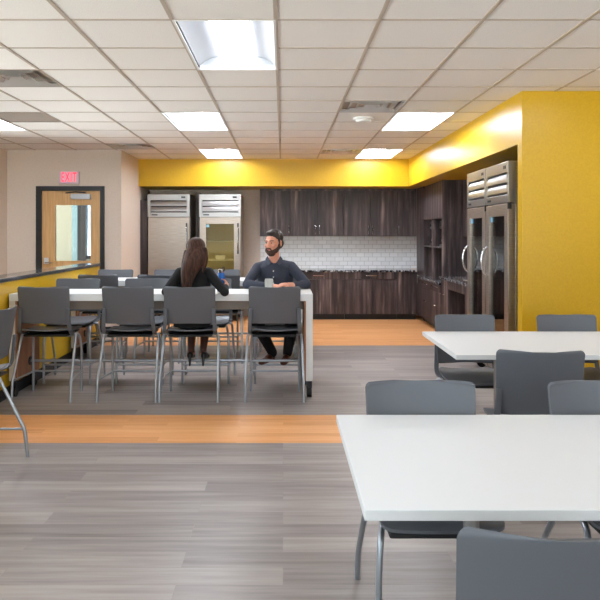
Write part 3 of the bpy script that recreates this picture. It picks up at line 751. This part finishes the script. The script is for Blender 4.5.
# ------------------------------------------------------------------ people
def finger(mb, base, d, up, ln, r, curl):
    """three-joint finger: starts along d, curls toward -up"""
    p = Vector(base); d = Vector(d).normalized(); up = Vector(up).normalized(); ax = d.cross(up).normalized(); pts = [(p.copy(), r)]
    for k, f in enumerate((.45,.32,.23)):
        d = Matrix.Rotation(-curl*(1 if k else .6), 3, ax) @ d
        p = p + d*ln*f; pts.append((p.copy(), r*(1-.1*(k+1))))
    mb.chain(pts)
def hand(mb, wrist, d, up, side, curl=.4, s=1.0):
    """d towards fingers, up = back of the hand, side = +1 when the thumb is toward up x d"""
    wrist = Vector(wrist); d = Vector(d).normalized(); up = Vector(up); up = (up - d*up.dot(d)).normalized(); lat = up.cross(d)*side
    pc = wrist + d*.045*s
    R = Matrix((lat, d, up)).transposed()
    mb.ell(pc, (.040*s, .050*s, .016*s), R)
    mb.capsule(wrist - d*.02, wrist + d*.02, .026*s, .025*s)
    for k, (o, ln) in enumerate(((.029,.072),(.010,.080),(-.010,.074),(-.028,.058))):
        finger(mb, wrist + d*.082*s + lat*o*s - d*abs(k-1)*.004, d + lat*(o*.9), up, ln*s, .0085*s, curl)
    finger(mb, wrist + d*.025*s + lat*.03*s, d*.7 + lat*.7 - up*.3, up, .065*s, .0105*s, curl*.5)
def head(mb, R, c):
    c = Vector(c); P = lambda x,y,z: c + R @ Vector((x,y,z)); RR = R
    mb.ell(P(0,.012,.035), (.076,.094,.088), RR)          # skull
    mb.ell(P(0,-.018,-.03), (.064,.068,.085), RR)          # face
    mb.ell(P(0,-.045,-.085), (.036,.036,.030), RR)         # chin
    mb.capsule(P(-.045,-.02,-.07), P(0,-.055,-.092), .022, .024); mb.capsule(P(.045,-.02,-.07), P(0,-.055,-.092), .022, .024)
    mb.capsule(P(0,-.084,.012), P(0,-.104,-.028), .009, .013)   # nose
    for s in (-1,1):
        mb.ell(P(s*.011,-.094,-.03), (.009,.010,.008), RR)
        mb.capsule(P(s*.012,-.083,.026), P(s*.05,-.070,.026), .010, .009)   # brow
        mb.ell(P(s*.042,-.062,-.022), (.024,.020,.022), RR)  # cheek
        mb.ell(P(s*.080,.008,-.005), (.008,.019,.032), RR)  # ear
    mb.ell(P(0,-.083,-.056), (.024,.012,.013), RR)
def face_bits(root, R, c, lip=M_lip, brow=M_hairm):
    c = Vector(c); P = lambda x,y,z: c + R @ Vector((x,y,z))
    for s in (-1,1):
        e = MB().ell(P(s*.031,-.070,.006), (.0110,.0102,.0050), R).build('eye', M_eyew, root, smooth=True)
        MB().ell(P(s*.031,-.0795,.006), (.0056,.003,.0052), R).build('iris', M_iris, e, smooth=True)
        MB().capsule(P(s*.016,-.092,.028), P(s*.052,-.078,.030), .0045, .003).build('eyebrow', brow, root, smooth=True)
    MB().ell(P(0,-.094,-.053), (.020,.005,.004), R).ell(P(0,-.092,-.060), (.017,.005,.0045), R).build('lips', lip, root, smooth=True)
def shoe(name, m, root, heel, toe, s=1.0, stiletto=False, up=(0,0,1)):
    heel = Vector(heel); toe = Vector(toe); d = (toe-heel).normalized(); up = Vector(up); up = (up - d*up.dot(d)).normalized()
    lat = d.cross(up); R = Matrix((lat, d, up)).transposed(); Ln = (toe-heel).length; mb = MB()
    mb.ell(heel + d*.03, (.032*s,.040*s,.038*s), R); mb.ell(heel + d*Ln*.62 - up*.004, (.044*s,Ln*.36,.028*s), R); mb.ell(heel + d*Ln*.35 + up*.008, (.035*s,.07*s,.036*s), R)
    mb.ell(heel + d*Ln*.85 - up*.01, (.036*s,Ln*.15,.02*s), R)
    if stiletto: mb.capsule(heel + d*.01 - up*.01, heel + d*.0 - up*.09 , .016, .011)
    o = mb.blob(name, m, root, voxel=.005, it=4)
    return o

# --- man
man = thing('person', 'bearded man in a navy collared shirt sitting with hands clasped on the bar table', 'person', (0,0,0))
hc = Vector((-.092,6.82,1.393)); hR = Matrix.Rotation(math.radians(-34), 3, 'Z') @ Matrix.Rotation(math.radians(4), 3, 'X')
Ls, Rs = (-.252,6.90,1.140), (.082,6.90,1.150)
Le, Re = (-.352,6.715,.990), (.232,6.715,.990)
Lw, Rw = (-.135,6.585,.982), (.075,6.60,.982)
Lh, Rh = (-.15,7.03,.70), (.05,7.03,.70); Lk, Rk = (-.26,6.60,.64), (.09,6.60,.64); La, Ra = (-.105,6.83,.30), (.045,6.83,.30)
b = MB(); head(b, hR, hc)
b.capsule((-.088,6.865,1.19), (-.088,6.835,1.30), .056, .052)
b.loft([((-.05,7.03,.64),.14,.10),((-.055,7.0,.85),.135,.095),((-.08,6.93,1.05),.155,.10),((-.085,6.905,1.15),.15,.085),((-.085,6.89,1.21),.07,.055)])
b.chain([(Ls,.045),(Le,.036),(Lw,.026)]); b.chain([(Rs,.045),(Re,.036),(Rw,.026)])
b.chain([(Lh,.075),(Lk,.052),(La,.035)]); b.chain([(Rh,.075),(Rk,.052),(Ra,.035)])
hand(b, Lw, (1,-.30,0), (0,-.35,1), -1, .45); hand(b, (Rw[0]-.005,Rw[1]-.035,Rw[2]+.012), (-1,-.05,.05), (0,-.35,1), 1, .6)
b.blob('body', M_skin, man, voxel=.0048, it=3)
face_bits(man, hR, hc)
def shirt_man():
    b = MB()
    b.loft([((-.05,7.03,.66),.165,.125),((-.055,7.0,.85),.16,.12),((-.08,6.93,1.05),.185,.125),((-.085,6.905,1.15),.18,.105),((-.085,6.885,1.205),.10,.075),((-.087,6.87,1.235),.062,.060)])
    b.capsule((-.09,6.90,1.19), Ls, .055, .056); b.capsule((-.09,6.90,1.19), Rs, .055, .056)
    lw = Vector(Lw)*.85 + Vector(Le)*.15; rw = Vector(Rw)*.85 + Vector(Re)*.15
    b.chain([(Ls,.060),(Vector(Ls)*.5+Vector(Le)*.5,.053),(Le,.046),(lw,.034)]); b.chain([(Rs,.060),(Vector(Rs)*.5+Vector(Re)*.5,.053),(Re,.046),(rw,.034)])
    return b.blob('shirt', M_navy, man, voxel=.006, it=5)
sh = shirt_man()
for s in (-1,1):
    q = [Vector((-.090+s*x, y, z)) for x, y, z in ((.062,6.875,1.262),(.046,6.806,1.232),(.020,6.780,1.196),(.052,6.775,1.168),(.082,6.805,1.205),(.086,6.87,1.232))]
    n = Vector((s*.35,-.8,.45)).normalized()*.009
    MB().add([p-n*.5 for p in q]+[p+n*.5 for p in q], [tuple(range(6)), tuple(range(11,5,-1))]+[(i,(i+1)%6,6+(i+1)%6,6+i) for i in range(6)]).build('collar', M_navy, sh, bevel=.003)
for k in range(4): MB().ell((-.095,6.865-.012*k-.055+.004*k, 1.175-.06*k), (.006,.004,.006)).build('button', M_whitem, sh, smooth=True)
b = MB(); b.loft([((-.05,7.035,.645),.165,.13),((-.05,7.03,.72),.165,.125),((-.052,7.01,.80),.150,.112)]); b.chain([(Lh,.095),(Lk,.070),(Vector(Lk)*.4+Vector(La)*.6,.055),(La,.048)]); b.chain([(Rh,.095),(Rk,.070),(Vector(Rk)*.4+Vector(Ra)*.6,.055),(Ra,.048)])
b.blob('trousers', M_trou, man, voxel=.007, it=5)
shoe('shoe', M_shoeb, man, (-.095,6.875,.255), (-.225,6.64,.235)); shoe('shoe', M_shoeb, man, (.045,6.88,.255), (.0,6.62,.235))
# hair: cap with a raised fringe
b = MB(); P = lambda x,y,z: hc + hR @ Vector((x,y,z))
b.ell(P(0,.022,.058), (.083,.096,.082), hR); b.ell(P(0,-.042,.104), (.058,.038,.024), hR)
b.ell(P(0,.075,-.005), (.066,.042,.062), hR)
for s in (-1,1): b.capsule(P(s*.078,-.012,.05), P(s*.080,-.018,.0), .012, .007)
hb = b.blob('hair', M_hairm, man, voxel=.005, it=3)
def cut(o, fn):
    """drop the faces whose centre makes fn true"""
    bm = bmesh.new(); bm.from_mesh(o.data); dl = [f for f in bm.faces if fn(f.calc_center_median())]
    bmesh.ops.delete(bm, geom=dl, context='FACES'); bmesh.ops.holes_fill(bm, edges=[e for e in bm.edges if e.is_boundary], sides=0)
    for f in bm.faces: f.smooth = True
    bm.to_mesh(o.data); bm.free()
inv = hR.inverted()
cut(hb, lambda p: (lambda q: q.y < -.045 and q.z < .072)(inv @ (p-hc)))
b = MB()
b.ell(P(0,-.050,-.094), (.046,.042,.036), hR)
for s in (-1,1):
    b.chain([(P(s*.074,-.008,-.005),.009),(P(s*.068,-.014,-.045),.018),(P(s*.052,-.042,-.072),.024),(P(0,-.072,-.096),.028)])
    b.chain([(P(s*.026,-.083,-.070),.009),(P(s*.022,-.094,-.047),.006),(P(0,-.102,-.043),.006)])
b.blob('beard', M_beard, man, voxel=.0045, it=2)

# --- woman
wom = thing('person', 'long-haired woman in a black sweater seen from behind, holding a blue bottle', 'person', (0,0,0))
wc = Vector((-.785,6.235,1.325)); wR = Matrix.Rotation(math.radians(180-14), 3, 'Z') @ Matrix.Rotation(math.radians(8), 3, 'X')
Ls, Rs = (-.945,6.285,1.125), (-.682,6.285,1.125)
Le, Re = (-1.050,6.135,.965), (-.522,6.135,.962)
Lw, Rw = (-.93,6.36,1.0), (-.532,6.35,1.0)
Lh, Rh = (-.92,6.28,.70), (-.75,6.28,.70); Lk, Rk = (-.885,6.68,.68), (-.745,6.68,.68); La, Ra = (-.862,6.43,.40), (-.748,6.43,.40)
b = MB()
hb2 = MB(); head(hb2, Matrix.Identity(3), (0,0,0)); MM = Matrix.Translation(wc) @ wR.to_4x4() @ Matrix.Scale(.93, 4); hb2.xform(MM); b.add(hb2.v, hb2.f)
b.capsule((-.80,6.275,1.14), (-.79,6.245,1.25), .046, .044)
b.loft([((-.835,6.27,.64),.14,.095),((-.83,6.275,.82),.105,.08),((-.815,6.285,1.0),.125,.088),((-.81,6.29,1.11),.115,.07),((-.81,6.28,1.16),.055,.045)])
b.chain([(Ls,.036),(Le,.030),(Lw,.021)]); b.chain([(Rs,.036),(Re,.030),(Rw,.021)])
b.chain([(Lh,.065),(Lk,.046),(Vector(Lk)*.6+Vector(La)*.4,.044),(La,.028)]); b.chain([(Rh,.065),(Rk,.046),(Vector(Rk)*.6+Vector(Ra)*.4,.044),(Ra,.028)])
b.ell((-.862,6.48,.36), (.032,.07,.024)); b.ell((-.748,6.48,.36), (.032,.07,.024))
hand(b, Lw, (.5,1,-.15), (0,0,1), 1, .35, .88)
hand(b, (Rw[0]+.006,Rw[1]+.02,Rw[2]+.008), (-.05,1,.05), (1,.1,.1), 1, .75, .88)
b.blob('body', M_skin2, wom, voxel=.0048, it=3)
fR = wR; 
def scaled_bits():
    face_bits(wom, fR, wc, brow=M_hairw)
scaled_bits()
b = MB()
b.loft([((-.835,6.27,.67),.155,.112),((-.83,6.275,.82),.135,.105),((-.815,6.285,1.0),.150,.115),((-.81,6.29,1.11),.145,.092),((-.81,6.28,1.155),.085,.066),((-.805,6.275,1.185),.052,.05)])
b.capsule((-.81,6.285,1.13), Ls, .05, .052); b.capsule((-.81,6.285,1.13), Rs, .05, .052)
b.chain([(Ls,.050),(Vector(Ls)*.5+Vector(Le)*.5,.045),(Le,.040),(Vector(Lw)*.85+Vector(Le)*.15,.029)]); b.chain([(Rs,.050),(Vector(Rs)*.5+Vector(Re)*.5,.045),(Re,.040),(Vector(Rw)*.85+Vector(Re)*.15,.029)])
b.blob('sweater', M_blackc, wom, voxel=.006, it=5)
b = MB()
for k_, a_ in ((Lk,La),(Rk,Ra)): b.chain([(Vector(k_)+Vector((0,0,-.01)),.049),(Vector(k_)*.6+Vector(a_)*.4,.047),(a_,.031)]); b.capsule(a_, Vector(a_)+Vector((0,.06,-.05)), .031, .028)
b.blob('stockings', mat('sheer_stockings', (78,50,42), .5), wom, voxel=.005, it=3)  # dark layer over bare legs, the shade below the table put into colour
b = MB(); b.loft([((-.835,6.275,.635),.17,.125),((-.835,6.28,.70),.165,.12),((-.83,6.275,.80),.140,.105)]); b.chain([(Lh,.088),(Lk,.064)]); b.chain([(Rh,.088),(Rk,.064)]); b.capsule((-.83,6.35,.70),(-.815,6.62,.685),.08,.06)
b.blob('skirt', M_blackc, wom, voxel=.007, it=5)
shoe('shoe', M_shoek, wom, (-.868,6.385,.352), (-.876,6.585,.315), .92, True); shoe('shoe', M_shoek, wom, (-.742,6.385,.352), (-.734,6.585,.315), .92, True)
b = MB()
Q = lambda x,y,z: wc + wR @ Vector((x,y,z))
b.ell(Q(0,.022,.047), (.084,.100,.080), wR)
b.loft([((-.862,6.118,.985),.030,.014),((-.858,6.112,1.03),.046,.020),((-.848,6.108,1.09),.060,.026),((-.828,6.106,1.15),.078,.034),((-.808,6.108,1.20),.092,.046),((-.795,6.122,1.25),.094,.064),((-.790,6.150,1.31),.089,.072),((-.786,6.180,1.36),.078,.072),((-.785,6.21,1.39),.06,.06)])
b.chain([((-.706,6.165,1.34),.026),((-.698,6.150,1.26),.028),((-.706,6.138,1.19),.020),((-.716,6.130,1.14),.008)])
b.chain([((-.872,6.165,1.32),.022),((-.885,6.140,1.22),.026),((-.893,6.120,1.12),.022),((-.892,6.115,1.02),.012)])
for k in range(8):
    x = -.892 + k*.011
    b.chain([((x+.045+k*.006,6.100,1.22),.012),((x+.020+k*.002,6.090,1.12),.010),((x,6.098,1.04),.008),((x-.002,6.106,.985-.02*math.sin(k*1.7)),.004)])
hw_ = b.blob('hair', M_hairw, wom, voxel=.0045, it=7)
iw = wR.inverted()
cut(hw_, lambda p: (lambda q: q.y < -.05 and q.z < .065 and q.z > -.2)(iw @ (p-wc)))

# ------------------------------------------------------------------ things on the table
t = thing('water_bottle', 'blue water bottle with silver cap in the woman\'s hand', 'bottle', (px(221,6.47), 6.47, .94))
t.scale = (1.05,1.05,1.08)
MB().lathe([(.031,0),(.034,.006),(.034,.06),(.031,.075),(.034,.09),(.034,.145),(.026,.165)], seg=24).build('bottle_body', M_blue, t, smooth=True)
MB().lathe([(.026,.165),(.027,.17),(.027,.192),(.02,.198)], seg=24).build('cap', M_chrome, t, smooth=True)
MB().tube(rb([(.01,0,.195),(.015,0,.213),(.03,0,.21),(.032,0,.18)],.01,3), .005).build('carry_loop', M_black, t, smooth=True)
t = thing('tumbler', 'clear ribbed tumbler standing before the man\'s hands', 'glass', (px(269,6.47), 6.47, .94))
M_tum = mat('frosted_clear', (205,208,205), .15, metal=.35, spec=.8)
tb = MB(); seg = 24; prof = [(.034,0),(.036,.01),(.040,.12),(.038,.12),(.034,.015)]
tb.lathe(prof, seg=seg); tb.build('cup', M_tum, t, smooth=True)
for k in range(0,24,3):
    a = 2*PI*k/24
    MB().capsule((.0365*math.cos(a),.0365*math.sin(a),.015),(.0395*math.cos(a),.0395*math.sin(a),.105),.0025,.0025,8).build('rib', M_tum, t, smooth=True)

# ------------------------------------------------------------------ world and view
w = bpy.data.worlds.new('world'); bpy.context.scene.world = w; w.use_nodes = True
bg = w.node_tree.nodes['Background']; nt = w.node_tree
tc = nt.nodes.new('ShaderNodeTexCoord'); sp = nt.nodes.new('ShaderNodeSeparateXYZ'); rp = nt.nodes.new('ShaderNodeValToRGB')
mr = nt.nodes.new('ShaderNodeMapRange'); mr.inputs[1].default_value = -1; mr.inputs[2].default_value = 1
nt.links.new(tc.outputs['Generated'], sp.inputs[0]); nt.links.new(sp.outputs[2], mr.inputs[0]); nt.links.new(mr.outputs[0], rp.inputs[0]); nt.links.new(rp.outputs[0], bg.inputs[0])
e = rp.color_ramp.elements; e[0].position = .48; e[0].color = (1,.97,.95,1); e[1].position = .505; e[1].color = (.38,.41,.45,1)   # ground half set brighter to light the ceiling through the windows, soft sky above
bg.inputs[1].default_value = 10
sc = bpy.context.scene
sc.view_settings.view_transform = 'Standard'; sc.view_settings.look = 'None'; sc.view_settings.gamma = 1; sc.view_settings.use_curve_mapping = False
sc.view_settings.exposure = .6
sc.cycles.use_denoising = True
sc.cycles.max_bounces = 10; sc.cycles.diffuse_bounces = 7; sc.cycles.glossy_bounces = 6; sc.cycles.transmission_bounces = 8
sc.cycles.caustics_reflective = False; sc.cycles.caustics_refractive = False; sc.cycles.sample_clamp_indirect = 6
